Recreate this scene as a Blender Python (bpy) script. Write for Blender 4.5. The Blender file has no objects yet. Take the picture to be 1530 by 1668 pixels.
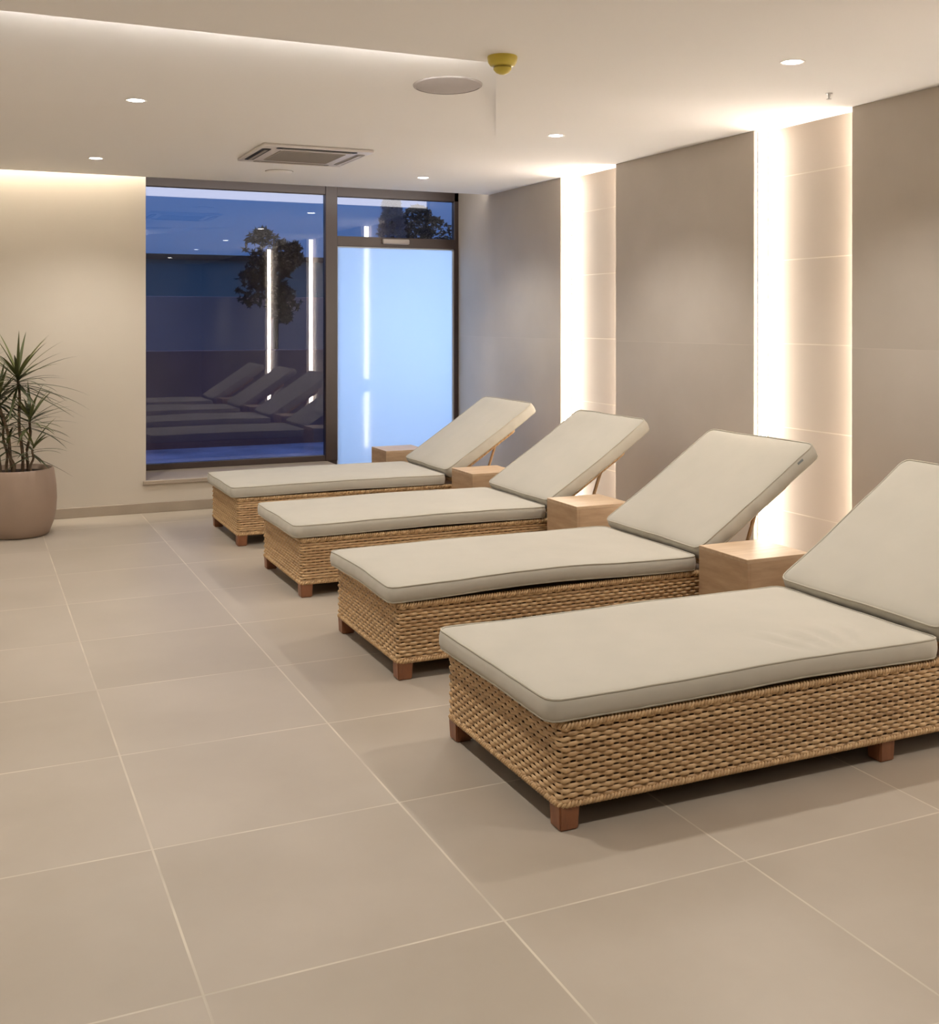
import bpy, bmesh, math, random
from mathutils import Vector, Matrix
PI = math.pi
sc = bpy.context.scene
C = sc.collection

# ------------------------------------------------------------------ camera, view, world
F_PX, CY = 1801.7, 527.6
cam_d = bpy.data.cameras.new('camera')
cam_d.sensor_fit = 'HORIZONTAL'; cam_d.sensor_width = 36
cam_d.lens = F_PX / 1530 * 36
cam_d.shift_y = -(834 - CY) / 1530
cam_d.clip_start = 0.05; cam_d.clip_end = 300
cam = bpy.data.objects.new('camera', cam_d); C.objects.link(cam)
cam.location = (0, 0, 1.6)
cam.rotation_euler = (PI / 2 - 0.0026, 0, -0.4254)
sc.camera = cam
sc.view_settings.view_transform = 'Standard'
sc.view_settings.look = 'None'
sc.view_settings.gamma = 1
sc.view_settings.use_curve_mapping = False
sc.view_settings.exposure = 0.17
try:
    sc.cycles.use_denoising = True
    sc.cycles.max_bounces = 10
    sc.cycles.diffuse_bounces = 6
    sc.cycles.sample_clamp_indirect = 8
    sc.cycles.caustics_reflective = False
except Exception:
    pass

# main light levels
L_NICHE = 38.0       # LED profiles in the wall niches
L_COVE = 165.0        # LED in the slot before the far wall
L_TRAY = 62.0         # LED in the ceiling tray
L_DOWN = 96.0        # watts of each downlight
L_PANE_FILL = 590.0         # unseen lamp added outside to brighten the frosted door
WARM = (1.0, 0.88, 0.75)
DOWNC = (1.0, 0.955, 0.895)

w = bpy.data.worlds.new('dusk_sky'); sc.world = w; w.use_nodes = True
nt = w.node_tree; nt.nodes.clear()
tc = nt.nodes.new('ShaderNodeTexCoord'); sp = nt.nodes.new('ShaderNodeSeparateXYZ')
rp = nt.nodes.new('ShaderNodeValToRGB'); bg = nt.nodes.new('ShaderNodeBackground'); wo = nt.nodes.new('ShaderNodeOutputWorld')
nt.links.new(tc.outputs['Generated'], sp.inputs[0]); nt.links.new(sp.outputs['Z'], rp.inputs[0])
nt.links.new(rp.outputs[0], bg.inputs[0]); nt.links.new(bg.outputs[0], wo.inputs[0])
e = rp.color_ramp.elements
e[0].position = 0.0; e[0].color = (0.05, 0.11, 0.26, 1)
e[1].position = 1.0; e[1].color = (0.20, 0.36, 0.80, 1)
x = rp.color_ramp.elements.new(0.12); x.color = (0.085, 0.19, 0.45, 1)
bg.inputs[1].default_value = 1.35

# ------------------------------------------------------------------ sizes
H = 2.79           # ceiling
YW = 9.51          # far wall
YG = 10.18          # plane of the window glass
XR = 4.476         # right wall, face of the panels
XB = 4.583         # back of the niches
XL, YB = -2.6, -3.2
NICHES = [(2.26, 3.10), (4.726, 5.57), (7.19, 8.05)]

# ------------------------------------------------------------------ materials
def mat(name):
    m = bpy.data.materials.new(name); m.use_nodes = True
    n = m.node_tree.nodes; l = m.node_tree.links
    return m, n, l, n['Principled BSDF']
def obj_coord(n, l, scale=(1, 1, 1), loc=(0, 0, 0), src='Object'):
    t = n.new('ShaderNodeTexCoord'); mp = n.new('ShaderNodeMapping')
    mp.inputs['Scale'].default_value = scale; mp.inputs['Location'].default_value = loc
    l.new(t.outputs[src], mp.inputs[0]); return mp.outputs[0]
def noise(n, l, vec, scale, detail=3, rough=0.5):
    t = n.new('ShaderNodeTexNoise'); t.inputs['Scale'].default_value = scale
    t.inputs['Detail'].default_value = detail; t.inputs['Roughness'].default_value = rough
    l.new(vec, t.inputs['Vector']); return t.outputs['Fac']
def ramp(n, l, fac, stops):
    r = n.new('ShaderNodeValToRGB'); l.new(fac, r.inputs[0])
    el = r.color_ramp.elements
    el[0].position, el[0].color = stops[0][0], (*stops[0][1], 1)
    el[1].position, el[1].color = stops[-1][0], (*stops[-1][1], 1)
    for p, c in stops[1:-1]:
        q = el.new(p); q.color = (*c, 1)
    return r.outputs[0]
def bump(n, l, bsdf, h, strength, dist):
    b = n.new('ShaderNodeBump'); b.inputs['Strength'].default_value = strength
    b.inputs['Distance'].default_value = dist; l.new(h, b.inputs['Height']); l.new(b.outputs[0], bsdf.inputs['Normal'])
def simple(name, col, rough=0.6, metal=0, spec=0.5, var=0.0, vscale=8, bs=0, bscale=200):
    m, n, l, b = mat(name)
    b.inputs['Base Color'].default_value = (*col, 1); b.inputs['Roughness'].default_value = rough
    b.inputs['Metallic'].default_value = metal; b.inputs['Specular IOR Level'].default_value = spec
    if var or bs:
        v = obj_coord(n, l)
        if var:
            f = noise(n, l, v, vscale)
            lo = tuple(max(0, c * (1 - var)) for c in col); hi = tuple(min(1, c * (1 + var)) for c in col)
            l.new(ramp(n, l, f, [(0.3, lo), (0.7, hi)]), b.inputs['Base Color'])
        if bs:
            bump(n, l, b, noise(n, l, v, bscale, 2), bs, 0.002)
    return m
def emis(name, col, s):
    m = bpy.data.materials.new(name); m.use_nodes = True
    n = m.node_tree.nodes; l = m.node_tree.links; n.clear()
    q = n.new('ShaderNodeEmission'); q.inputs[0].default_value = (*col, 1); q.inputs[1].default_value = s
    o = n.new('ShaderNodeOutputMaterial'); l.new(q.outputs[0], o.inputs[0]); return m

def tile_mat(name, ux, uy, tw, th, ox, oy, c_lo, c_hi, grout, gw, rough, var_scale, gvis=1.0, bevel=0.15, tilevar=0.05):
    """large format tiles; ux/uy = which object axes, tw/th tile size, ox/oy a joint crossing"""
    m, n, l, b = mat(name)
    t = n.new('ShaderNodeTexCoord'); s = n.new('ShaderNodeSeparateXYZ'); l.new(t.outputs['Object'], s.inputs[0])
    def M(op, a, c=None, clamp=False):
        k = n.new('ShaderNodeMath'); k.operation = op; k.use_clamp = clamp
        for i, v in enumerate((a, c)):
            if v is None: continue
            if isinstance(v, (int, float)): k.inputs[i].default_value = v
            else: l.new(v, k.inputs[i])
        return k.outputs[0]
    def cell(ax, size, off):
        a = M('DIVIDE', M('SUBTRACT', s.outputs[ax], off), size)
        fr = M('FRACT', a); fl = M('FLOOR', a)
        d = M('MULTIPLY', M('MINIMUM', fr, M('SUBTRACT', 1.0, fr)), size)   # distance to the joint
        return d, fl
    d1, f1 = cell(ux, tw, ox); d2, f2 = cell(uy, th, oy)
    d = M('MINIMUM', d1, d2)
    g = M('SUBTRACT', 1.0, M('DIVIDE', d, gw), True)      # 1 in the joint centre
    g = M('MULTIPLY', M('MINIMUM', M('MULTIPLY', g, 2.5), 1.0), gvis)
    cmb = n.new('ShaderNodeCombineXYZ'); l.new(f1, cmb.inputs[0]); l.new(f2, cmb.inputs[1])
    wn = n.new('ShaderNodeTexWhiteNoise'); wn.noise_dimensions = '3D'; l.new(cmb.outputs[0], wn.inputs['Vector'])
    vec = n.new('ShaderNodeVectorMath'); vec.operation = 'MULTIPLY_ADD'
    l.new(wn.outputs['Color'], vec.inputs[0]); vec.inputs[1].default_value = (9, 9, 9); l.new(t.outputs['Object'], vec.inputs[2])
    nf = noise(n, l, vec.outputs[0], var_scale, 5, 0.55)
    nf2 = M('ADD', nf, M('MULTIPLY', M('SUBTRACT', wn.outputs['Value'], 0.5), tilevar * 4))
    col = ramp(n, l, nf2, [(0.28, c_lo), (0.72, c_hi)])
    gn = noise(n, l, t.outputs['Object'], 3.0, 2)
    g2 = M('MULTIPLY', g, M('MULTIPLY', M('SUBTRACT', gn, 0.25), 2.6, True), True)
    mx = n.new('ShaderNodeMix'); mx.data_type = 'RGBA'
    l.new(g2, mx.inputs['Factor']); l.new(col, mx.inputs['A']); mx.inputs['B'].default_value = (*grout, 1)
    l.new(mx.outputs['Result'], b.inputs['Base Color'])
    rr = n.new('ShaderNodeMapRange'); l.new(nf, rr.inputs[0]); rr.inputs[3].default_value = rough - 0.06; rr.inputs[4].default_value = rough + 0.08
    l.new(rr.outputs[0], b.inputs['Roughness'])
    fine = noise(n, l, t.outputs['Object'], 90, 3)
    hh = M('SUBTRACT', M('MULTIPLY', fine, 0.12), g)
    bump(n, l, b, hh, bevel, 0.002)
    return m

M_floor = tile_mat('floor_tiles', 'X', 'Y', 0.7954, 0.7954, 1.3008, 2.6463, (0.32, 0.272, 0.215), (0.38, 0.328, 0.267), (0.54, 0.48, 0.385), 0.0042, 0.42, 1.6)
M_panel = tile_mat('wall_panel_stone', 'Y', 'Z', 30.0, 1.45, -13.0, 0.0, (0.44, 0.395, 0.34), (0.53, 0.48, 0.42), (0.60, 0.54, 0.47), 0.003, 0.5, 1.1, 0.7, 0.1, 0.03)
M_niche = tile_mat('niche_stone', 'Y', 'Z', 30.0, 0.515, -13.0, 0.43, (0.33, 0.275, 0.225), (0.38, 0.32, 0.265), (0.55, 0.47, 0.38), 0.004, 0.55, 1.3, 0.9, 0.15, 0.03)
M_ceil = simple('ceiling_paint', (0.88, 0.87, 0.87), 0.9, spec=0.2, bs=0.03, bscale=120)
M_wall = simple('cream_wall_paint', (0.555, 0.50, 0.42), 0.85, spec=0.2, var=0.02, vscale=2, bs=0.04, bscale=150)
M_base = simple('baseboard_tile', (0.35, 0.29, 0.225), 0.5, var=0.06, vscale=5)
M_frame = simple('brown_window_frame', (0.042, 0.025, 0.02), 0.38, spec=0.6)
M_white = simple('white_plastic', (0.66, 0.62, 0.60), 0.45)
M_grille = simple('grey_speaker_cloth', (0.47, 0.435, 0.43), 0.8, var=0.03, vscale=300, bs=0.1, bscale=900)
M_intake = simple('intake_grille', (0.33, 0.30, 0.27), 0.6)
M_dark = simple('dark_slot', (0.03, 0.025, 0.022), 0.6)
M_yellow = simple('yellow_plastic', (0.62, 0.50, 0.07), 0.35)
M_yelldk = simple('yellow_plastic_vent', (0.30, 0.22, 0.02), 0.5)
M_metal = simple('brushed_metal', (0.55, 0.55, 0.55), 0.3, metal=1)
M_trim = simple('downlight_trim', (0.85, 0.83, 0.8), 0.4)
M_led = emis('led_diffuser', WARM, L_NICHE)
M_cove = emis('cove_led_diffuser', (1.0, 0.89, 0.74), L_COVE)
M_tray = emis('tray_led_diffuser', (1.0, 0.95, 0.88), L_TRAY)
M_lamp = emis('downlight_lens', (1.0, 0.95, 0.88), 30)
M_alu = simple('aluminium_profile', (0.8, 0.8, 0.8), 0.4, metal=0.6)

def wood(name, c1, c2, scale=(1, 1, 1), rough=0.45, dens=9):
    m, n, l, b = mat(name)
    v = obj_coord(n, l, scale)
    f = noise(n, l, v, dens, 6, 0.6)
    l.new(ramp(n, l, f, [(0.3, c1), (0.72, c2)]), b.inputs['Base Color'])
    b.inputs['Roughness'].default_value = rough
    bump(n, l, b, f, 0.08, 0.001)
    return m
M_oak = wood('light_oak', (0.36, 0.235, 0.135), (0.50, 0.35, 0.215), (1.5, 1.5, 9), 0.5, 3)
M_oaktop = wood('light_oak_top', (0.44, 0.30, 0.18), (0.56, 0.41, 0.265), (1.5, 12, 1.5), 0.45, 3)
M_leg = wood('reddish_hardwood', (0.17, 0.062, 0.028), (0.27, 0.11, 0.05), (6, 6, 1.2), 0.4, 6)

def wicker_mat():
    m, n, l, b = mat('honey_wicker_strands')
    a = n.new('ShaderNodeAttribute'); a.attribute_name = 'strand'
    v = obj_coord(n, l)
    f = noise(n, l, v, 26, 3)
    k = n.new('ShaderNodeMath'); k.operation = 'ADD'; l.new(a.outputs['Fac'], k.inputs[0]); l.new(f, k.inputs[1])
    k2 = n.new('ShaderNodeMath'); k2.operation = 'MULTIPLY'; l.new(k.outputs[0], k2.inputs[0]); k2.inputs[1].default_value = 0.5
    l.new(ramp(n, l, k2.outputs[0], [(0.25, (0.37, 0.225, 0.105)), (0.5, (0.48, 0.31, 0.155)), (0.75, (0.60, 0.41, 0.22))]), b.inputs['Base Color'])
    b.inputs['Roughness'].default_value = 0.42
    return m
M_wick = wicker_mat()
M_block = simple('dark_light_block', (0.08, 0.045, 0.022), 0.8)  # for the added box that blocks light behind the weave
M_deck = simple('wicker_deck', (0.16, 0.09, 0.042), 0.7, var=0.3, vscale=60)

def fabric(name, col, wr=0.25):
    m, n, l, b = mat(name)
    v = obj_coord(n, l)
    f = noise(n, l, v, 5, 3)
    lo = tuple(c * 0.97 for c in col); hi = tuple(min(1, c * 1.03) for c in col)
    l.new(ramp(n, l, f, [(0.3, lo), (0.7, hi)]), b.inputs['Base Color'])
    b.inputs['Roughness'].default_value = 0.85; b.inputs['Specular IOR Level'].default_value = 0.25
    b.inputs['Sheen Weight'].default_value = 0.15
    wv = noise(n, l, v, 700, 2); big = noise(n, l, v, 7, 3)
    ad = n.new('ShaderNodeMath'); ad.operation = 'MULTIPLY_ADD'; l.new(big, ad.inputs[0]); ad.inputs[1].default_value = 3.0; l.new(wv, ad.inputs[2])
    bump(n, l, b, ad.outputs[0], wr, 0.0012)
    return m
M_cush = fabric('cream_canvas', (0.43, 0.402, 0.34))
M_pipe = fabric('cream_piping', (0.40, 0.37, 0.30), 0.1)
M_tag = simple('grey_care_tag', (0.17, 0.19, 0.19), 0.7)
M_pot = simple('stone_planter', (0.30, 0.215, 0.16), 0.6, var=0.05, vscale=4, bs=0.05, bscale=60)
M_soil = simple('dark_soil', (0.035, 0.02, 0.014), 0.95, var=0.4, vscale=50, bs=0.6, bscale=80)
M_stem = simple('woody_stem', (0.15, 0.10, 0.06), 0.8, var=0.3, vscale=40)
def leafmat():
    m, n, l, b = mat('dracaena_leaf')
    a = n.new('ShaderNodeAttribute'); a.attribute_name = 'tone'
    l.new(ramp(n, l, a.outputs['Fac'], [(0.0, (0.035, 0.038, 0.016)), (0.6, (0.075, 0.085, 0.03)), (1.0, (0.17, 0.18, 0.06))]), b.inputs['Base Color'])
    b.inputs['Roughness'].default_value = 0.45
    return m
M_leaf = leafmat()

def glass_mat():
    m = bpy.data.materials.new('clear_glass'); m.use_nodes = True
    n = m.node_tree.nodes; l = m.node_tree.links; n.clear()
    tr = n.new('ShaderNodeBsdfTransparent'); tr.inputs[0].default_value = (0.70, 0.72, 0.78, 1)
    gl = n.new('ShaderNodeBsdfGlossy'); gl.inputs['Roughness'].default_value = 0.0; gl.inputs[0].default_value = (1, 1, 1, 1)
    fr = n.new('ShaderNodeFresnel'); fr.inputs[0].default_value = 1.62
    mx = n.new('ShaderNodeMixShader'); o = n.new('ShaderNodeOutputMaterial')
    l.new(fr.outputs[0], mx.inputs[0]); l.new(tr.outputs[0], mx.inputs[1]); l.new(gl.outputs[0], mx.inputs[2]); l.new(mx.outputs[0], o.inputs[0])
    return m
M_glass = glass_mat()
def frosted_mat():
    m = bpy.data.materials.new('frosted_film_glass'); m.use_nodes = True
    n = m.node_tree.nodes; l = m.node_tree.links; n.clear()
    tr = n.new('ShaderNodeBsdfTranslucent'); tr.inputs[0].default_value = (0.80, 0.88, 0.95, 1)
    df = n.new('ShaderNodeBsdfDiffuse'); df.inputs[0].default_value = (0.5, 0.52, 0.55, 1)
    m1 = n.new('ShaderNodeMixShader'); m1.inputs[0].default_value = 0.15
    gl = n.new('ShaderNodeBsdfGlossy'); gl.inputs['Roughness'].default_value = 0.06
    fr = n.new('ShaderNodeFresnel'); fr.inputs[0].default_value = 1.33
    m2 = n.new('ShaderNodeMixShader'); o = n.new('ShaderNodeOutputMaterial')
    l.new(tr.outputs[0], m1.inputs[1]); l.new(df.outputs[0], m1.inputs[2])
    l.new(fr.outputs[0], m2.inputs[0]); l.new(m1.outputs[0], m2.inputs[1]); l.new(gl.outputs[0], m2.inputs[2]); l.new(m2.outputs[0], o.inputs[0])
    return m
M_frost = frosted_mat()

# ------------------------------------------------------------------ mesh helpers
def add_box(bm, p0, p1, bevel=0.0, seg=1):
    x0, y0, z0 = p0; x1, y1, z1 = p1
    vs = [bm.verts.new(c) for c in ((x0, y0, z0), (x1, y0, z0), (x1, y1, z0), (x0, y1, z0), (x0, y0, z1), (x1, y0, z1), (x1, y1, z1), (x0, y1, z1))]
    fs = [bm.faces.new([vs[i] for i in f]) for f in ((3, 2, 1, 0), (4, 5, 6, 7), (0, 1, 5, 4), (1, 2, 6, 5), (2, 3, 7, 6), (3, 0, 4, 7))]
    if bevel:
        es = list({e_ for f in fs for e_ in f.edges})
        bmesh.ops.bevel(bm, geom=es, offset=bevel, segments=seg, affect='EDGES', profile=0.5)
    return vs
def add_quad(bm, pts):
    return bm.faces.new([bm.verts.new(p) for p in pts])
def add_lathe(bm, prof, n=48, c=(0, 0, 0), cap=False):
    rings = []
    for r, z in prof:
        rings.append([bm.verts.new((c[0] + r * math.cos(2 * PI * i / n), c[1] + r * math.sin(2 * PI * i / n), c[2] + z)) for i in range(n)])
    for a, b in zip(rings, rings[1:]):
        for i in range(n):
            bm.faces.new((a[i], a[(i + 1) % n], b[(i + 1) % n], b[i]))
    if cap:
        bm.faces.new(list(reversed(rings[0]))); bm.faces.new(rings[-1])
    return rings
def add_tube(bm, pts, rad, n=8, closed=False, caps=True):
    pts = [Vector(p) for p in pts]; N = len(pts); rings = []
    rads = rad if isinstance(rad, (list, tuple)) else [rad] * N
    up = Vector((0, 0, 1))
    for i in range(N):
        a = pts[(i - 1) % N] if (closed or i > 0) else pts[i]
        b = pts[(i + 1) % N] if (closed or i < N - 1) else pts[i]
        t = (b - a).normalized()
        s = t.cross(up)
        if s.length < 1e-3: s = t.cross(Vector((1, 0, 0)))
        s.normalize(); u = s.cross(t)
        rings.append([bm.verts.new(pts[i] + (s * math.cos(2 * PI * k / n) + u * math.sin(2 * PI * k / n)) * rads[i]) for k in range(n)])
    rng = range(N) if closed else range(N - 1)
    for i in rng:
        a, b = rings[i], rings[(i + 1) % N]
        for k in range(n):
            bm.faces.new((a[k], a[(k + 1) % n], b[(k + 1) % n], b[k]))
    if not closed and caps:
        bm.faces.new(list(reversed(rings[0]))); bm.faces.new(rings[-1])
def obj(name, bm, m, parent=None, smooth=False, loc=None):
    me = bpy.data.meshes.new(name)
    bmesh.ops.recalc_face_normals(bm, faces=bm.faces[:])
    bm.to_mesh(me); bm.free()
    if m is not None:
        for k in (m if isinstance(m, list) else [m]): me.materials.append(k)
    if smooth:
        for p in me.polygons: p.use_smooth = True
    o = bpy.data.objects.new(name, me); C.objects.link(o)
    if parent is not None: o.parent = parent
    if loc is not None: o.location = loc
    return o
def box_obj(name, p0, p1, m, parent=None, bevel=0.0, seg=2, smooth=False):
    bm = bmesh.new(); add_box(bm, p0, p1, bevel, seg); return obj(name, bm, m, parent, smooth)
def struct(o): o['kind'] = 'structure'; return o
def tag(o, label, cat, group=None):
    o['label'] = label; o['category'] = cat
    if group: o['group'] = group
    return o
def thing(name, label, cat, loc=(0, 0, 0), rz=0, group=None):
    o = bpy.data.objects.new(name, None); o.empty_display_size = 0.1; C.objects.link(o)
    o.location = loc; o.rotation_euler = (0, 0, rz)
    return tag(o, label, cat, group)
def copy_tree(o, parent=None):
    c = o.copy(); C.objects.link(c); c.parent = parent
    for ch in list(o.children): copy_tree(ch, c)
    return c

# ------------------------------------------------------------------ room shell
# floor
bm = bmesh.new(); add_box(bm, (XL - .1, YB - .1, -0.08), (XB + .12, YG + .06, 0)); struct(obj('floor', bm, M_floor))

# ceiling: flat slab with a shallow wedge shaped tray (its near edge at y = 4.6) and a light slot before the far wall
TX, TY = 2.219, 4.603                 # corner of the tray
TL, TR = 1.80, 0.075                  # tray length, rise at its near edge
dirx = 0.482                          # the tray's right edge runs askew
SY = YW - 0.085                       # near edge of the slot... ceiling ends here
TXE = TX + dirx * TL
bm = bmesh.new()
def cz(pts): add_quad(bm, [(a, b, H) for a, b in pts])
cz([(XL, YB), (XB + .1, YB), (XB + .1, TY), (XL, TY)])
cz([(TX, TY), (XB + .1, TY), (XB + .1, TY + TL), (TXE, TY + TL)])
cz([(XL, TY + TL), (XB + .1, TY + TL), (XB + .1, SY), (XL, SY)])
add_quad(bm, [(XL, TY, H + TR), (TX, TY, H + TR), (TXE, TY + TL, H), (XL, TY + TL, H)])      # sloping tray top
add_quad(bm, [(XL, TY, H), (TX, TY, H), (TX, TY, H + TR), (XL, TY, H + TR)])
bm.faces.new([bm.verts.new(p) for p in ((TX, TY, H), (TXE, TY + TL, H), (TX, TY, H + TR))])
# slot: the ceiling's cut edge, the slot's top; the slab above
add_quad(bm, [(XL, SY, H), (XB + .1, SY, H), (XB + .1, SY, H + .3), (XL, SY, H + .3)])
bmesh.ops.remove_doubles(bm, verts=bm.verts[:], dist=1e-4)
struct(obj('ceiling', bm, M_ceil))
bm = bmesh.new(); add_box(bm, (XL - .1, YB - .1, H + .3), (XB + .12, YG + .2, H + .4)); struct(obj('ceiling', bm, M_ceil))

# right wall: back layer (seen inside the niches) and the stone panels in front
bm = bmesh.new(); add_box(bm, (XB, YB - .1, -0.05), (XB + .1, YG + .06, H + .3)); struct(obj('wall_right', bm, M_niche))
segs = [(YB, NICHES[0][0]), (NICHES[0][1], NICHES[1][0]), (NICHES[1][1], NICHES[2][0]), (NICHES[2][1], YG + .06)]
for a, b in segs:
    struct(box_obj('wall_right', (XR, a, 0), (XB, b, H if b < YW else H + .3), M_panel, bevel=0.002, seg=1))
# left and back walls
struct(box_obj('wall_left', (XL - .1, YB - .1, -0.05), (XL, YG + .1, H + .3), M_wall))
struct(box_obj('wall_back', (XL, YB - .1, -0.05), (XB, YB, H + .3), M_wall))
# far wall, left of window, right of the door, and the low wall under the window
WX0 = 1.346                            # end of the cream wall, window recess begins
MX0, MX1 = 3.092, 3.208                # mullion
WZ0 = 0.268                            # sill top
HT = H + .17                           # top of the frames, up in the light slot
struct(box_obj('wall_far', (XL, YW, 0), (WX0, YG + .10, H + .3), M_wall))
struct(box_obj('wall_far', (WX0, YW, 0), (MX0 + .02, YG + .10, WZ0 - .032), M_wall))
struct(box_obj('wall_far', (WX0, YG - .03, HT), (XR, YG + .10, H + .3), M_wall))
struct(box_obj('trim_1', (WX0 - .025, YW - .024, WZ0 - .032), (MX0 + .02, YG + .08, WZ0), M_base, bevel=0.003, seg=1))
struct(box_obj('baseboard_far', (XL, YW - .014, 0), (MX0 + .02, YW, 0.083), M_base, bevel=0.002, seg=1))
struct(box_obj('baseboard_left', (XL, YB, 0), (XL + .014, YW - .014, 0.083), M_base, bevel=0.002, seg=1))

# window and door
win = bpy.data.objects.new('window_1', None); C.objects.link(win); struct(win)
bm = bmesh.new()
FY0, FY1 = YG - .035, YG + .035
add_box(bm, (WX0, FY0, H + .012), (MX0 + .02, FY1, HT), .004)           # head
add_box(bm, (WX0, FY0, WZ0), (MX0 + .02, FY1, WZ0 + .054), .004)   # bottom rail
add_box(bm, (WX0, FY0, WZ0), (WX0 + .078, FY1, HT), .003)
add_box(bm, (MX0, FY0 - .012, WZ0), (MX1, FY1, HT), .004)     # mullion
obj('window_frame', bm, M_frame, win)
box_obj('glass_pane', (WX0 + .03, YG - .003, WZ0 + .04), (MX0 + .02, YG + .003, HT - .05), M_glass, win)
door = bpy.data.objects.new('door_1', None); C.objects.link(door); struct(door)
bm = bmesh.new()
add_box(bm, (MX1 - .02, FY0, H + .0), (XR, FY1, HT), .004)
add_box(bm, (MX1 - .02, FY0, 2.318), (4.44, FY1, 2.413), .004)
add_box(bm, (4.430, FY0, 0), (XR, FY1, HT), .004)
add_box(bm, (MX0, FY0, 0), (MX1, FY1, WZ0 + .02), .004)
add_box(bm, (MX1 - .02, FY0, 0), (4.44, FY1, .03), .004)
obj('door_frame', bm, M_frame, door)
bm = bmesh.new()
add_box(bm, (MX1 + .002, YG - .02, .03), (MX1 + .012, YG + .02, 2.318)); add_box(bm, (4.418, YG - .02, .03), (4.430, YG + .02, 2.318))
add_box(bm, (MX1, YG - .02, 2.306), (4.43, YG + .02, 2.319))
obj('door_edge', bm, simple('pale_edge_trim', (0.5, 0.5, 0.5), .5), door)
box_obj('frosted_pane', (MX1 + .01, YG - .004, .03), (4.42, YG + .004, 2.31), M_frost, door)
box_obj('transom_pane', (MX1 - .01, YG - .003, 2.40), (4.44, YG + .003, HT - .05), M_glass, door)
bm = bmesh.new(); add_box(bm, (3.66, FY0 - .045, 2.347), (3.935, FY0, 2.397), .012, 3)
cl = obj('door_closer', bm, simple('grey_closer_metal', (.36, .32, .29), .45), door, True)
cl['label'] = 'grey box of the door closer'

# ------------------------------------------------------------------ LED profiles
def led(name, p0, p1, face, m, label, group, housing=True):
    """box profile with an emitting diffuser face; face = axis/sign tuple"""
    t = thing(name, label, 'light', ((p0[0] + p1[0]) / 2, (p0[1] + p1[1]) / 2, p0[2]), 0, group)
    o = Vector(t.location)
    q0, q1 = Vector(p0) - o, Vector(p1) - o
    ax, sg = face
    d0, d1 = q0.copy(), q1.copy(); h0, h1 = q0.copy(), q1.copy()
    th = 0.003
    if sg > 0: d0[ax] = q1[ax] - th; h1[ax] = q1[ax] - th
    else: d1[ax] = q0[ax] + th; h0[ax] = q0[ax] + th
    box_obj('aluminium_housing', h0, h1, M_alu, t)
    box_obj('diffuser', d0, d1, m, t)
    return t
names = ['niche beside the nearest lounger, outside the right edge of the photo', 'niche behind the third lounger from the window', 'niche behind the second lounger from the window']
short = ['the niche nearest the camera', 'the wide near wall niche', 'the narrower far wall niche']
for (a, b), s in zip(NICHES, short):
    led('led_strip', (XR + .030, b - .012, 0.012), (XB - .012, b - .0005, H - .006), (1, -1), M_led, 'vertical warm white LED strip glowing on the left side of ' + s, 'vertical LED strips in the wall niches')
    led('led_strip', (XR + .040, a + .0005, 0.012), (XB - .012, a + .012, H - .006), (1, 1), M_led, 'vertical LED strip hidden behind the right edge of ' + s, 'vertical LED strips in the wall niches')
led('led_strip', (XL + .02, SY + .012, H + .275), (WX0 + .0, SY + .045, H + .299), (2, -1), M_cove, 'long LED strip in ceiling slot washing down the cream wall behind the plant', 'LED strips in the ceiling slot')
led('led_strip', (WX0 + .02, SY + .001, H + .010), (XR - .03, SY + .012, H + .125), (1, 1), emis('window_cove_led', (1.0, .93, .88), L_COVE * .034), 'LED strip in ceiling slot above the window and the frosted door', 'LED strips in the ceiling slot')
led('led_strip', (XL + .02, TY + .002, H + .018), (TX - .03, TY + .012, H + .05), (1, 1), M_tray, 'LED strip hidden in the shallow ceiling recess by the yellow detector', 'LED strip in the ceiling recess')

# ------------------------------------------------------------------ ceiling fittings
def tray_z(x, y):
    if TY < y < TY + TL and x < TX + dirx * (y - TY): return H + TR * (1 - (y - TY) / TL)
    return H
def make_downlight():
    t = thing('downlight', '', 'light')
    bm = bmesh.new()
    add_lathe(bm, [(0.046, 0.03), (0.046, -0.0015), (0.055, -0.0025), (0.058, -0.0005), (0.058, 0.0)], 40)
    obj('trim_ring', bm, M_trim, t, True)
    bm = bmesh.new()
    add_lathe(bm, [(0.0005, -0.004), (0.03, -0.003), (0.044, 0.0005), (0.044, 0.004), (0.0005, 0.004)], 32)
    obj('lens', bm, M_lamp, t, True)
    ld = bpy.data.lights.new('lamp', 'SPOT'); ld.energy = L_DOWN; ld.color = DOWNC
    ld.spot_size = math.radians(125); ld.spot_blend = 0.7; ld.shadow_soft_size = 0.04
    lo = bpy.data.objects.new('lamp', ld); C.objects.link(lo); lo.parent = t; lo.location = (0, 0, -0.012)
    return t
DL = [(3.452, 4.02, 'largest downlight, near the top right of the ceiling'),
      (3.437, 6.24, 'downlight between the two glowing wall niches, left of the ceiling band of light'),
      (3.441, 8.53, 'downlight in front of the window, nearest the frosted door'),
      (0.83, 6.22, 'downlight above and left of the ceiling air conditioner'),
      (0.85, 8.50, 'downlight above the potted plant, nearest the bright cream wall'),
      (0.84, 4.0, 'downlight near the camera on the left of the ceiling, outside the photo'),
      (3.45, 1.75, 'downlight on the right above the nearest lounger, outside the photo'),
      (0.84, 1.75, 'downlight above the camera, outside the photo'),
      (-1.75, 6.22, 'downlight far left, outside the photo'), (-1.75, 8.5, 'downlight far left by the cream wall, outside the photo'),
      (-1.75, 4.0, 'downlight at left, level with the nearest lounger, outside the photo'),
      (-1.75, 1.75, 'downlight behind and left of the camera, outside the photo'),
      (3.45, -0.9, 'downlight behind the camera on the right, outside the photo'), (0.84, -0.9, 'downlight straight behind the camera, outside the photo')]
d0 = make_downlight()
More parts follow.
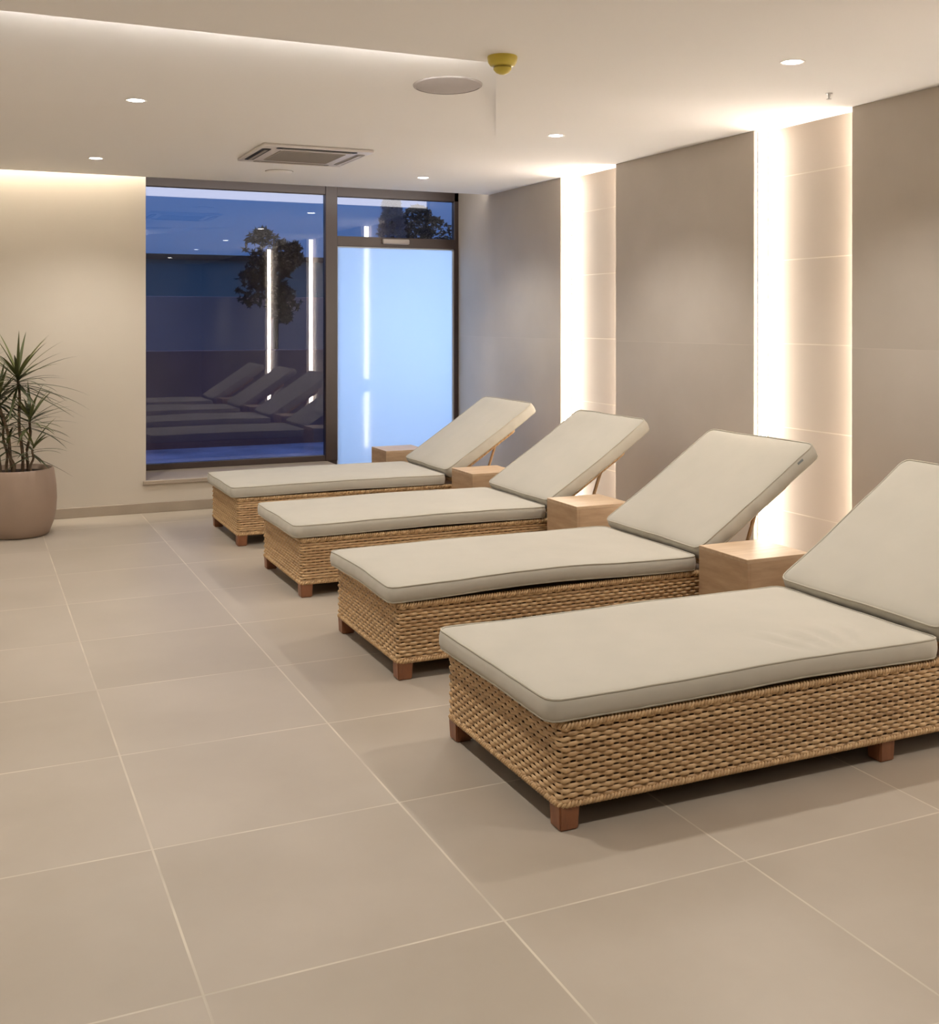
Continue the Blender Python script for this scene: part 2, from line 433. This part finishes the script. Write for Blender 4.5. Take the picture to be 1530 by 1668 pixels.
for i, (x_, y_, lab) in enumerate(DL):
    t = d0 if i == 0 else copy_tree(d0)
    t.location = (x_, y_, tray_z(x_, y_)); t['label'] = lab; t['group'] = 'round recessed ceiling downlights'

# round speaker
sx, sy = 2.285, 5.32
t = thing('ceiling_speaker', 'large flat round grey speaker set in the ceiling beside the yellow detector', 'speaker', (sx, sy, tray_z(sx, sy)))
t.rotation_euler = (-math.atan(TR / TL), 0, 0)
bm = bmesh.new(); add_lathe(bm, [(0.0005, -0.008), (0.165, -0.008), (0.172, -0.006)], 64); obj('grille', bm, M_grille, t, True)
bm = bmesh.new(); add_lathe(bm, [(0.172, -0.0085), (0.180, -0.006), (0.182, 0.0)], 64); obj('rim', bm, M_grille, t, True)

# yellow smoke detector
t = thing('smoke_detector', 'small yellow smoke detector with dust cap hanging from the ceiling', 'smoke detector', (2.19, 4.475, H))
bm = bmesh.new(); add_lathe(bm, [(0.066, 0.0), (0.068, -0.006), (0.064, -0.028), (0.056, -0.040), (0.040, -0.046), (0.0005, -0.046)], 48); obj('base', bm, M_yellow, t, True)
bm = bmesh.new(); add_lathe(bm, [(0.040, -0.046), (0.040, -0.054)], 36)
obj('vent_ring', bm, M_yelldk, t, True)
bm = bmesh.new(); add_lathe(bm, [(0.041, -0.053), (0.040, -0.060), (0.030, -0.072), (0.014, -0.080), (0.0005, -0.081)], 36); obj('dust_cap', bm, M_yellow, t, True)

# sprinkler
t = thing('sprinkler_head', 'tiny metal sprinkler head under the ceiling by the near niche', 'sprinkler', (4.096, 4.49, H))
bm = bmesh.new(); add_lathe(bm, [(0.018, 0.0), (0.018, -0.003), (0.008, -0.004), (0.007, -0.018), (0.004, -0.020), (0.004, -0.030)], 20); obj('body', bm, M_metal, t, True)
bm = bmesh.new(); add_lathe(bm, [(0.0005, -0.030), (0.013, -0.030), (0.013, -0.032), (0.0005, -0.032)], 20); obj('deflector', bm, M_metal, t)

# cassette air conditioner
ax_, ay_ = 2.18, 7.67
t = thing('air_conditioner', 'square white cassette air conditioner in the ceiling before the window', 'air conditioner', (ax_, ay_, H))
bm = bmesh.new(); add_box(bm, (-.39, -.39, -.022), (.39, .39, -.0005), .006, 2); obj('panel', bm, M_white, t, True)
bm = bmesh.new(); add_box(bm, (-.235, -.235, -.027), (.235, .235, -.021), .002)
for k in range(22):
    y_ = -.22 + k * .021; add_box(bm, (-.225, y_, -.029), (.225, y_ + .007, -.026))
obj('intake_grille', bm, M_intake, t)
for k in range(4):
    s = bpy.data.objects.new('air_slot', None)
    bm = bmesh.new(); n_ = 10; pts = []
    L_, W_ = .26, .032
    for i in range(n_ + 1): a = -PI / 2 + PI * i / n_; pts.append((L_ + W_ * .8 * math.cos(a), W_ * math.sin(a)))
    for i in range(n_ + 1): a = PI / 2 + PI * i / n_; pts.append((-L_ + W_ * .8 * math.cos(a), W_ * math.sin(a)))
    top = [bm.verts.new((p[0], p[1] + .335, -.022)) for p in pts]; bot = [bm.verts.new((p[0], p[1] + .335, -.0245)) for p in pts]
    bm.faces.new(bot)
    for i in range(len(pts)): bm.faces.new((top[i], top[(i + 1) % len(pts)], bot[(i + 1) % len(pts)], bot[i]))
    o = obj('air_slot', bm, M_dark if k in (2, 1) else M_intake, t); o.rotation_euler = (0, 0, k * PI / 2)
    bm = bmesh.new(); add_box(bm, (-.245, .322, -.031), (.245, .345, -.026), .002)
    obj('flap', bm, M_white if k not in (1,2) else M_intake, o)
# small round white plate
t = thing('ceiling_detector', 'flat round white detector between the air conditioner and the window', 'smoke detector', (2.25, 8.63, H))
bm = bmesh.new(); add_lathe(bm, [(0.0005, -0.018), (0.07, -0.018), (0.095, -0.012), (0.105, -0.003), (0.105, 0.0)], 48); obj('cover', bm, M_ceil, t, True)
bm = bmesh.new(); add_lathe(bm, [(0.106, -0.004), (0.112, 0.0)], 48); obj('base_ring', bm, M_intake, t, True)

# ------------------------------------------------------------------ sun loungers
BL, BW, BZ0, BZ1 = 2.10, 0.88, 0.082, 0.338       # wicker body
def rr_path(x0, x1, y0, y1, r, step_hint):
    """rounded rectangle path, returns function s -> (point2d, normal2d), and its length"""
    a, b = x1 - x0 - 2 * r, y1 - y0 - 2 * r
    arc = PI / 2 * r
    total = 2 * (a + b) + 4 * arc
    segs_ = [('l', (x0 + r, y0), (1, 0), a), ('a', (x1 - r, y0 + r), -PI / 2, arc), ('l', (x1, y0 + r), (0, 1), b), ('a', (x1 - r, y1 - r), 0, arc),
             ('l', (x1 - r, y1), (-1, 0), a), ('a', (x0 + r, y1 - r), PI / 2, arc), ('l', (x0, y1 - r), (0, -1), b), ('a', (x0 + r, y0 + r), PI, arc)]
    def f(s):
        s = s % total
        for k in segs_:
            if s <= k[3] + 1e-9:
                if k[0] == 'l':
                    d = k[2]; return (k[1][0] + d[0] * s, k[1][1] + d[1] * s), (d[1], -d[0])
                an = k[2] + s / r; return (k[1][0] + r * math.cos(an), k[1][1] + r * math.sin(an)), (math.cos(an), math.sin(an))
            s -= k[3]
        return f(0)
    return f, total

def weave(bm, path, total, z0, z1, pitch, row, amp, lay, tilt=None):
    npair = int(round(total / (2 * pitch))); p = total / (2 * npair)
    nrow = int(round((z1 - z0) / row)); rh = (z1 - z0) / nrow
    N = npair * 2 * 4
    rnd = random.Random(4)
    prof = [(-0.50, -0.0036), (-0.27, 0.0018), (0.27, 0.0018), (0.50, -0.0036)]
    base = [path(total * i / N) for i in range(N)]
    for r in range(nrow):
        zc = z0 + rh * (r + .5); ph = PI * (r % 2)
        rings = []; tone = rnd.random()
        for i in range(N):
            (px, py), (nx, ny) = base[i]
            s = total * i / N
            off = amp * math.cos(PI * s / p + ph)
            hs = 1.0 + 0.10 * math.cos(PI * s / p + ph)      # the strand is widest where it lies in front
            zz = zc + 0.0012 * math.sin(s * 9.1 + r * 1.7)
            rings.append([bm.verts.new((px + nx * (off + o_), py + ny * (off + o_), zz + dz * rh * hs * .88)) for dz, o_ in prof])
        t_run = tone
        for i in range(N):
            if i % 24 == 0: t_run = min(1, max(0, tone * .6 + .2 + rnd.uniform(-.15, .15)))
            a, b = rings[i], rings[(i + 1) % N]
            for k in range(3):
                f = bm.faces.new((a[k], a[k + 1], b[k + 1], b[k])); f.smooth = True; f[lay] = t_run
    return p, npair * 2

def rope(bm, path, total, z, rad, lay, pitch=0.011, off=0.0):
    """braided rim: short slanted wraps around the edge"""
    n = int(total / pitch); rnd = random.Random(9)
    for i in range(n):
        s = total * i / n
        (px, py), (nx, ny) = path(s); (qx, qy), _ = path(s + pitch * 1.5)
        pts = []
        tn = rnd.uniform(.2, .9)
        for k in range(6):
            a = -0.6 * PI + k / 5 * 1.5 * PI
            u = k / 5
            cx_, cy_ = px + (qx - px) * u, py + (qy - py) * u
            pts.append((cx_ + nx * (off + rad * math.cos(a)), cy_ + ny * (off + rad * math.cos(a)), z + rad * math.sin(a)))
        nb = len(bm.faces)
        add_tube(bm, pts, pitch * .46, 5, caps=False)
        bm.faces.ensure_lookup_table()
        for f in bm.faces[nb:]: f[lay] = tn; f.smooth = True

def make_lounger(label):
    t = thing('sun_lounger', label, 'sun lounger', group='row of sun loungers')
    path, tot = rr_path(0, BL, -BW / 2, BW / 2, .022, .01)
    bm = bmesh.new(); lay = bm.faces.layers.float.new('strand')
    p, cnt = weave(bm, path, tot, BZ0 + .004, BZ1 - .008, .0265, .0158, .0034, lay)
    # stakes
    for i in range(cnt):
        (px, py), (nx, ny) = path(tot * (i + .5) / cnt)
        tx, ty = -ny, nx; hw = .0035
        f = bm.faces.new([bm.verts.new((px + tx * a + nx * (-.002), py + ty * a + ny * (-.002), z)) for a, z in ((-hw, BZ0), (hw, BZ0), (hw, BZ1 - .004), (-hw, BZ1 - .004))])
        f[lay] = .2
    rope(bm, path, tot, BZ1 - .006, .0085, lay, .013, -.004)
    rope(bm, path, tot, BZ0 + .003, .0065, lay, .013, -.002)
    obj('wicker_body', bm, M_wick, t)
    bm = bmesh.new(); add_box(bm, (.012, -BW / 2 + .012, BZ0), (BL - .012, BW / 2 - .012, BZ1 - .006)); obj('light_block_box', bm, M_block, t)  # dark box added inside the body to block light through the weave
    # slightly raised woven deck
    bm = bmesh.new(); add_box(bm, (.01, -BW / 2 + .01, BZ1 - .006), (BL - .01, BW / 2 - .01, BZ1), .002); obj('deck', bm, M_deck, t)
    # legs: tapered wooden blocks
    for lx in (.037, 1.36, BL - .037):
        for sy_ in (-1, 1):
            bm = bmesh.new(); ly = sy_ * (BW / 2 - .037)
            a, b = .037, .033
            top = [bm.verts.new((lx + i * a, ly + j * a, BZ0 + .002)) for i, j in ((-1, -1), (1, -1), (1, 1), (-1, 1))]
            bot = [bm.verts.new((lx + i * b, ly + j * b, 0)) for i, j in ((-1, -1), (1, -1), (1, 1), (-1, 1))]
            bm.faces.new(top); bm.faces.new(bot[::-1])
            for i in range(4): bm.faces.new((bot[i], bot[(i + 1) % 4], top[(i + 1) % 4], top[i]))
            bmesh.ops.bevel(bm, geom=[e_ for e_ in bm.edges], offset=.005, segments=2, affect='EDGES')
            obj('leg', bm, M_leg, t)
    # hinged back frame
    bf = bpy.data.objects.new('back_frame', None)
    ang = math.radians(33.5)
    bm = bmesh.new(); lay = bm.faces.layers.float.new('strand')
    BFL = .66
    pth, tt = rr_path(0, BFL, -.385, .385, .02, .01)
    weave(bm, pth, tt, -.011, .011, .0265, .0075, .002, lay)
    rope(bm, pth, tt, .009, .005, lay, .013, -.003); rope(bm, pth, tt, -.009, .005, lay, .013, -.003)
    # woven underside and upper side: crosswise strands
    rnd = random.Random(3)
    for z in (-.009, .009):
        for i in range(56):
            x0 = .012 + i * (BFL - .024) / 56; nb = len(bm.faces); tn = rnd.random()
            pts = [(x0 + .006, y_, z + .0028 * math.cos(PI * k + PI * (i % 2))) for k, y_ in enumerate([-.375 + .75 * q / 30 for q in range(31)])]
            add_tube(bm, pts, .0056, 5, caps=False)
            bm.faces.ensure_lookup_table()
            for f in bm.faces[nb:]: f[lay] = tn; f.smooth = True
    o = obj('back_frame', bm, M_wick, t)
    bx_, bz_ = 1.672, .371
    o.location = (bx_, 0, bz_); o.rotation_euler = (0, -ang, 0)
    # support props: from the underside of the back down to the deck
    for sy_ in (-1, 1):
        bm = bmesh.new()
        a = Vector((bx_ + .52 * math.cos(ang), sy_ * .30, bz_ + .52 * math.sin(ang) - .02))
        add_tube(bm, [a, (bx_ + .33, sy_ * .30, BZ1 + .004)], .011, 8)
        obj('support_prop', bm, M_wick, t)
    return t

def cushion(name, Lc, Wc, th, parent, seed, zfun=None, m4=None, creases=(), frame_holder=None):
    """padded rectangular cushion with boxing side and piping; local x 0..Lc, y centred, z 0..th"""
    rnd = random.Random(seed)
    ph = [rnd.uniform(0, 6.28) for _ in range(8)]
    r = .045
    path, tot = rr_path(0, Lc, -Wc / 2, Wc / 2, r, .01)
    n = 176
    def wob(s, k): return math.sin(s * 7.3 + ph[k]) * .5 + math.sin(s * 15.1 + ph[k + 1]) * .3 + math.sin(s * 31 + ph[k + 2]) * .12
    def zoff(x_, y_): return zfun(x_, y_) if zfun else 0.0
    def crease(x_, y_):
        z = 0
        for (cx_, cy_, an, ln, wd, am) in creases:
            dx, dy = x_ - cx_, y_ - cy_; u = dx * math.cos(an) + dy * math.sin(an); v = -dx * math.sin(an) + dy * math.cos(an)
            v += .02 * math.sin(u * 9)
            if abs(u) < ln: z += am * math.exp(-(v / wd) ** 2) * math.cos(u / ln * PI / 2) ** 1.2
        return z
    bm = bmesh.new(); rings = []; top_edge = []; bot_edge = []
    pr = [(0, .003), (.10, .0075), (.3, .0105), (.5, .0115), (.7, .0105), (.9, .0075), (1, .003)]
    for u, bulge in pr:
        ring = []
        for i in range(n):
            s = tot * i / n; (px, py), (nx, ny) = path(s)
            e_ = bulge - .008 + .0035 * wob(s, 0) + .0018 * math.sin(s * 60 + ph[5]) * math.sin(u * PI)
            x_, y_ = px + nx * e_, py + ny * e_
            ring.append(bm.verts.new((x_, y_, th * (.02 + .93 * u) + zoff(x_, y_) + .0022 * wob(s, 3) * u)))
        rings.append(ring)
    bot_edge = [v.co.copy() for v in rings[0]]; top_edge = [v.co.copy() for v in rings[-1]]
    for a, b in zip(rings, rings[1:]):
        for i in range(n): bm.faces.new((a[i], a[(i + 1) % n], b[(i + 1) % n], b[i]))
    # top: grid filled by inset rings towards a central spine
    def cap(edge, sign, ring0):
        prev = ring0
        K = 26
        hx = Lc / 2; hy = Wc / 2; m_ = min(hx, hy)
        for k in range(1, K + 1):
            q = k / K; d = q * m_
            ring = []
            for i in range(n):
                c = edge[i]
                if k == K: c = edge[min(i, (N2 - i) % n)]       # both sides meet on one spine line
                fx = (hx - d) / hx; fy = (hy - d) / hy
                x_ = hx + (c.x - hx) * fx; y_ = c.y * fy if k < K else 0.0
                dome = (.012 * (1 - math.exp(-d / .035)) + .005 * math.sin(q * PI / 2)) * sign
                wav = .0022 * math.sin(x_ * 8 + ph[0]) * math.sin(y_ * 7 + ph[1]) * (1 - math.exp(-d / .05))
                ring.append(bm.verts.new((x_, y_, th * (.95 if sign > 0 else .02) + zoff(x_, y_) + dome * (1 if sign > 0 else 0.1) + (wav + (crease(x_, y_) if sign > 0 else 0)) * (1 if sign > 0 else .0))))
            for i in range(n): bm.faces.new((prev[i], prev[(i + 1) % n], ring[(i + 1) % n], ring[i]))
            prev = ring
        bmesh.ops.remove_doubles(bm, verts=prev, dist=1e-5)
    N2 = round((2 * (Lc - 2 * r) + PI * r + (Wc - 2 * r)) / tot * n)
    cap(top_edge, 1, rings[-1]); cap(bot_edge, -1, rings[0])
    o = obj(name, bm, M_cush, parent, True)
    bm = bmesh.new(); add_tube(bm, [(c.x, c.y, c.z + .001) for c in top_edge], .0042, 6, closed=True); obj('piping', bm, M_pipe, o, True)
    bm = bmesh.new(); add_tube(bm, [(c.x, c.y, c.z + .001) for c in bot_edge], .0042, 6, closed=True); obj('piping', bm, M_pipe, o, True)
    return o

LO = [  # x of the foot end, y of the middle line, label
    (1.68, 3.465, 'nearest and largest sun lounger, its backrest cut off by the right edge of the photo'),
    (1.735, 5.04, 'second nearest wicker sun lounger, with a grey tag on its raised cream back cushion'),
    (1.745, 6.65, 'third wicker sun lounger from the camera, its back raised in front of the narrow niche'),
    (1.735, 8.255, 'farthest wicker sun lounger, standing right in front of the window and frosted door')]
BASEX = 1.7
L0 = make_lounger(LO[0][2])
lounge = []
for i, (lx, ly, lab) in enumerate(LO):
    t = L0 if i == 0 else copy_tree(L0)
    lounge.append(t)
for i, (lx, ly, lab) in enumerate(LO):
    t = lounge[i]; t.location = (lx, ly, 0); t['label'] = lab; t['group'] = 'row of sun loungers'
    ang = math.radians(33.5)
    def zf0(x_, y_): return .003 + .010 * math.exp(-((x_ - 1.0) / .35) ** 2) * (.65 - .7 * y_)
    def zf1(x_, y_):
        return .002 + .020 * math.exp(-((x_ - .75) / .45) ** 2) * min(1, max(0, .65 - y_)) \
            + .009 * math.exp(-(x_ / .18) ** 2) * math.sin((y_ + .45) * 3.6) - .002
    def zf2(x_, y_): return .003 + .008 * math.exp(-((x_ - .9) / .4) ** 2)
    def zf3(x_, y_): return .002 + .006 * math.exp(-((x_ - .8) / .4) ** 2)
    cr = ()
    if i == 0:
        cr = tuple((1.03 + .05 * k, -.30 + .012 * (k % 2), math.radians(120 - 7 * k), .15, .012, (.010 if k % 2 else -.008)) for k in range(8))
    c = cushion('seat_cushion', 1.655, .905, .071, t, 11 + i, [zf0, zf1, zf2, zf3][i], creases=cr)
    c.location = (-.045, 0, BZ1 + .010)
    b = cushion('back_cushion', .90, .905, .078, t, 31 + i, lambda x_, y_: -.006 * math.sin(x_ / .9 * PI))
    b.location = (1.648, 0, .390); b.rotation_euler = (0, -ang, 0)
    if i == 1:
        bm = bmesh.new(); add_box(bm, (.745, -.4575, .05), (.785, -.456, .062)); obj('care_tag', bm, M_tag, b)['label'] = 'small grey care tag'

# ------------------------------------------------------------------ side tables
def make_side_table():
    t = thing('side_table', '', 'side table')
    s, h, th = .375, .488, .018
    bm = bmesh.new()
    # mitred waterfall panels: the top and four sides
    add_box(bm, (0, 0, 0), (th, s, h - th), .001); obj('side_panel', bm, M_oak, t)
    bm = bmesh.new(); add_box(bm, (s - th, 0, 0), (s, s, h - th), .001); obj('side_panel', bm, M_oak, t)
    bm = bmesh.new(); add_box(bm, (th, 0, 0), (s - th, th, h - th), .001); obj('side_panel', bm, M_oak, t)
    bm = bmesh.new(); add_box(bm, (th, s - th, 0), (s - th, s, h - th), .001); obj('side_panel', bm, M_oak, t)
    bm = bmesh.new(); add_box(bm, (0, 0, h - th), (s, s, h), .0015); obj('table_top', bm, M_oaktop, t)
    return t
ST = [(3.30, 4.15, 'cube side table of pale oak between the two nearest loungers'),
      (3.315, 5.76, 'pale oak cube side table between the second and third loungers from the camera'),
      (3.335, 7.31, 'small pale oak cube side table between the two farthest loungers'),
      (3.25, 8.90, 'pale oak cube side table in front of the frosted door, beyond the farthest lounger')]
t0 = make_side_table()
for i, (x_, y_, lab) in enumerate(ST):
    t = t0 if i == 0 else copy_tree(t0)
    t.location = (x_, y_, 0); t['label'] = lab; t['group'] = 'oak cube side tables beside the loungers'

# ------------------------------------------------------------------ potted plant
PX, PY = .335, 8.94
pt = thing('potted_plant', 'tall spiky dracaena in a rounded stone coloured planter by the cream wall', 'potted plant', (PX, PY, 0))
bm = bmesh.new()
add_lathe(bm, [(.0005, 0), (.205, 0), (.222, .012), (.252, .09), (.270, .18), (.276, .27), (.272, .36), (.262, .44), (.254, .492), (.248, .500), (.238, .498), (.236, .45), (.0005, .45)], 72)
obj('planter', bm, M_pot, pt, True)
bm = bmesh.new(); add_lathe(bm, [(.0005, .47), (.12, .468), (.236, .462)], 40); obj('soil', bm, M_soil, pt, True)
rnd = random.Random(21)
def crown(parent, c, nleaf, Lf, seed, up=0.5, droop=1.0):
    rn = random.Random(seed)
    bm = bmesh.new(); lay = bm.faces.layers.float.new('tone')
    for i in range(nleaf):
        az = 2 * PI * (i * .618 + rn.uniform(-.04, .04)); q = i / nleaf
        el = math.radians(-20 + 86 * q ** 1.3 + rn.uniform(-9, 9))     # young leaves stand up, old ones hang
        ln = Lf * (1.0 - .30 * q) * rn.uniform(.78, 1.12)
        wd = .0125 * rn.uniform(.8, 1.15)
        p = Vector(c) + Vector((0, 0, -.05 + .09 * q)); N_ = 9; prev = None
        tone = min(1, max(0, .25 + .55 * q + rn.uniform(-.25, .25)))
        e_ = el
        for k in range(N_ + 1):
            u = k / N_
            d = Vector((math.cos(az) * math.cos(e_), math.sin(az) * math.cos(e_), math.sin(e_)))
            side = Vector((-math.sin(az), math.cos(az), 0))
            nrm = side.cross(d)
            wk = wd * (0.55 + 1.2 * u if u < .3 else 0.95 * (1 - ((u - .3) / .7) ** 1.6)) + .0004
            row = [bm.verts.new(p + side * wk + nrm * wk * -.25), bm.verts.new(p), bm.verts.new(p - side * wk + nrm * wk * -.25)]
            if prev:
                for j in range(2):
                    f = bm.faces.new((prev[j], prev[j + 1], row[j + 1], row[j])); f[lay] = tone; f.smooth = True
            prev = row
            p = p + d * (ln / N_)
            e_ -= droop * (.02 + .06 * u) * (1 if el > -.2 else .3) * (0.5 + math.cos(el) * .7)
    o = obj('leaf_crown', bm, M_leaf, parent); return o
STEMS = [((.03, -.02), (.0, 0.0, 1.150), .55, 58, .013), ((.065, .03), (.085, -.02, .84), .42, 38, .012), ((.09, -.04), (.105, -.06, .635), .34, 15, .010),
         ((-.03, .0), (-.13, -.02, 1.02), .42, 46, .013), ((-.07, .03), (-.10, .05, .80), .32, 22, .012), ((-.02, -.05), (-.075, -.08, .68), .30, 14, .010), ((-.12, .0), (-.30, .02, 1.15), .42, 48, .013)]
for i, (b, c, Lf, nl, r_) in enumerate(STEMS):
    bm = bmesh.new(); pts = []; rs = []
    for k in range(12):
        u = k / 11
        pts.append((b[0] + (c[0] - b[0]) * u ** 1.3 + .008 * math.sin(u * 9 + i), b[1] + (c[1] - b[1]) * u ** 1.3 + .006 * math.cos(u * 8 + i), .455 + (c[2] - .455) * u)); rs.append(r_ * (1 - .25 * u))
    add_tube(bm, pts, rs, 10); s_ = obj('stem', bm, M_stem, pt, True)
    crown(s_, c, nl, Lf, 50 + i)

# ------------------------------------------------------------------ outside
M_ground = simple('blue_dusk_ground', (0.50, 0.42, 0.50), 0.8, var=0.35, vscale=1.2)
M_low = simple('dark_garden_wall', (0.26, 0.13, 0.12), 0.9, var=0.1, vscale=2)
M_mid = simple('grey_rendered_wall', (0.42, 0.31, 0.28), 0.9, var=0.08, vscale=1)
M_far = simple('slate_blue_building', (0.17, 0.25, 0.24), 0.9, var=0.08, vscale=.5)
M_tree = simple('dark_evergreen', (0.015, 0.022, 0.03), 0.9, var=0.4, vscale=3)
M_snowtree = simple('frosted_branches', (0.30, 0.32, 0.36), 0.9, var=0.3, vscale=4)
M_bark = simple('bark', (0.05, 0.04, 0.035), 0.9)
g = struct(box_obj('ground', (-25, YG + .16, -0.12), (45, 60, -0.02), M_ground))
tag(box_obj('garden_wall', (-8, 14.3, -.05), (22, 14.6, 1.22), M_low, bevel=.01), 'low dark wall outside the window', 'wall')
tag(box_obj('boundary_wall', (-10, 17.0, -.05), (30, 17.3, 1.975), M_mid, bevel=.01), 'long grey wall outside, behind the low dark wall', 'wall')
bd = thing('building', 'flat roofed slate blue building seen outside through the window', 'building', (0, 22, 0))
box_obj('facade', (-12, 0, -.05), (11, 6, 2.80), M_far, bd); box_obj('roof_edge', (-12.1, -.12, 2.80), (11.1, 6.1, 2.90), M_dark, bd)
cp = thing('canopy', 'dark roof overhang outside above the window', 'canopy', (0, 0, 0))
def tree(name, label, base, h, R, nclump, m, seed, conifer=False):
    t = thing(name, label, 'tree', base); rn = random.Random(seed)
    bm = bmesh.new(); add_tube(bm, [(0, 0, -.05), (.03, 0, h * .5), (0, .02, h * .93)], [.05, .04, .015], 8); obj('trunk', bm, M_bark, t, True)
    lobes = [(rn.uniform(-R, R) * .75, rn.uniform(-R, R) * .5, rn.uniform(-R * 1.5, R * .25), rn.uniform(.3, .6)) for _ in range(9)]
    bm = bmesh.new()
    for k in range(nclump):
        if conifer:
            z = h * (.12 + .88 * rn.random() ** .8); rad = R * (1.03 - z / h) * rn.uniform(.55, 1.05); z -= rad * .25
        else:
            lo_ = lobes[rn.randrange(len(lobes))]; a_ = rn.uniform(-1, 1); r_ = R * lo_[3]; z = h - R + r_ * a_ + lo_[2]; rad = r_ * math.sqrt(max(0, 1 - a_ * a_)) * rn.random() ** .4
        an = rn.uniform(0, 2 * PI); c = Vector((rad * math.cos(an) + (0 if conifer else lo_[0]), rad * math.sin(an) + (0 if conifer else lo_[1]), z))
        for j in range(5):
            d = Vector((rn.gauss(0, 1), rn.gauss(0, 1), rn.gauss(0, .7))).normalized(); e2 = d.cross(Vector((rn.random(), rn.random(), 1))).normalized()
            s_ = rn.uniform(.035, .085)
            bm.faces.new([bm.verts.new(c + v) for v in (-e2 * s_ * .3, d * s_, e2 * s_ * .3, -d * s_)])
    obj('foliage', bm, m, t)
    return t
tree('leafy_tree', 'dark leafy tree outside the main pane, rising above the far wall', (4.12, 16.1, 0), 3.05, .48, 1100, M_tree, 5)
tree('conifer_tree', 'frosted conifer seen through the transom above the door', (6.9, 18.6, 0), 4.6, .7, 2200, M_snowtree, 8, True)
tree('broad_tree', 'dark broad tree seen through the transom, right of the frosted conifer', (9.0, 20.4, 0), 4.6, 1.2, 3500, M_tree, 9)
# canopy with its lamp strip above the window outside
box_obj('canopy_board', (-1, YG + .14, H + .35), (6, YG + 1.2, H + .42), M_far, cp)

# added flood lamp outside, unseen; brightens the frosted pane beyond what the sky gives
t = thing('pane_fill_lamp', 'added cool white flood lamp, unseen outside, brightening the frosted door from behind', 'lamp', (4.15, YG + 2.35, -.02))
bm = bmesh.new(); add_tube(bm, [(0, .10, 0), (0, .10, 1.75)], .03, 12); obj('post', bm, M_dark, t, True)
P = Vector((0, -.02, 1.60))
apy = -.30                                     # plane of the lamp's rectangular mouth
def ap(x_, z_):                               # where a ray to a point of the pane passes the mouth
    q = Vector((x_ - 4.15, -2.35, z_ + .02)); k_ = (apy - P.y) / (q.y - P.y); return P + (q - P) * k_
A0, A1 = ap(MX1 - .02, -.02), ap(4.46, 2.36)
bm = bmesh.new(); X0, X1, Z0, Z1, tk = -.24, .16, 1.30, 1.76, .006
add_box(bm, (X0, apy - tk, Z0), (A0.x, apy, Z1)); add_box(bm, (A1.x, apy - tk, Z0), (X1, apy, Z1))
add_box(bm, (A0.x, apy - tk, Z0), (A1.x, apy, A0.z)); add_box(bm, (A0.x, apy - tk, A1.z), (A1.x, apy, Z1))
add_box(bm, (X0 - tk, apy - tk, Z0), (X0, .09, Z1)); add_box(bm, (X1, apy - tk, Z0), (X1 + tk, .09, Z1))
add_box(bm, (X0, apy - tk, Z0 - tk), (X1, .09, Z0)); add_box(bm, (X0, apy - tk, Z1), (X1, .09, Z1 + tk)); add_box(bm, (X0, .07, Z0), (X1, .09, Z1))
hd = obj('lamp_head', bm, M_dark, t)
ld = bpy.data.lights.new('flood', 'SPOT'); ld.energy = L_PANE_FILL; ld.color = (.56, .71, 1.0); ld.spot_size = math.radians(100); ld.spot_blend = .1; ld.shadow_soft_size = .008
lo = bpy.data.objects.new('flood', ld); C.objects.link(lo); lo.parent = hd; lo.location = P
d_ = Vector((-.36, -2.3, -.36)); lo.rotation_euler = d_.to_track_quat('-Z', 'Y').to_euler()
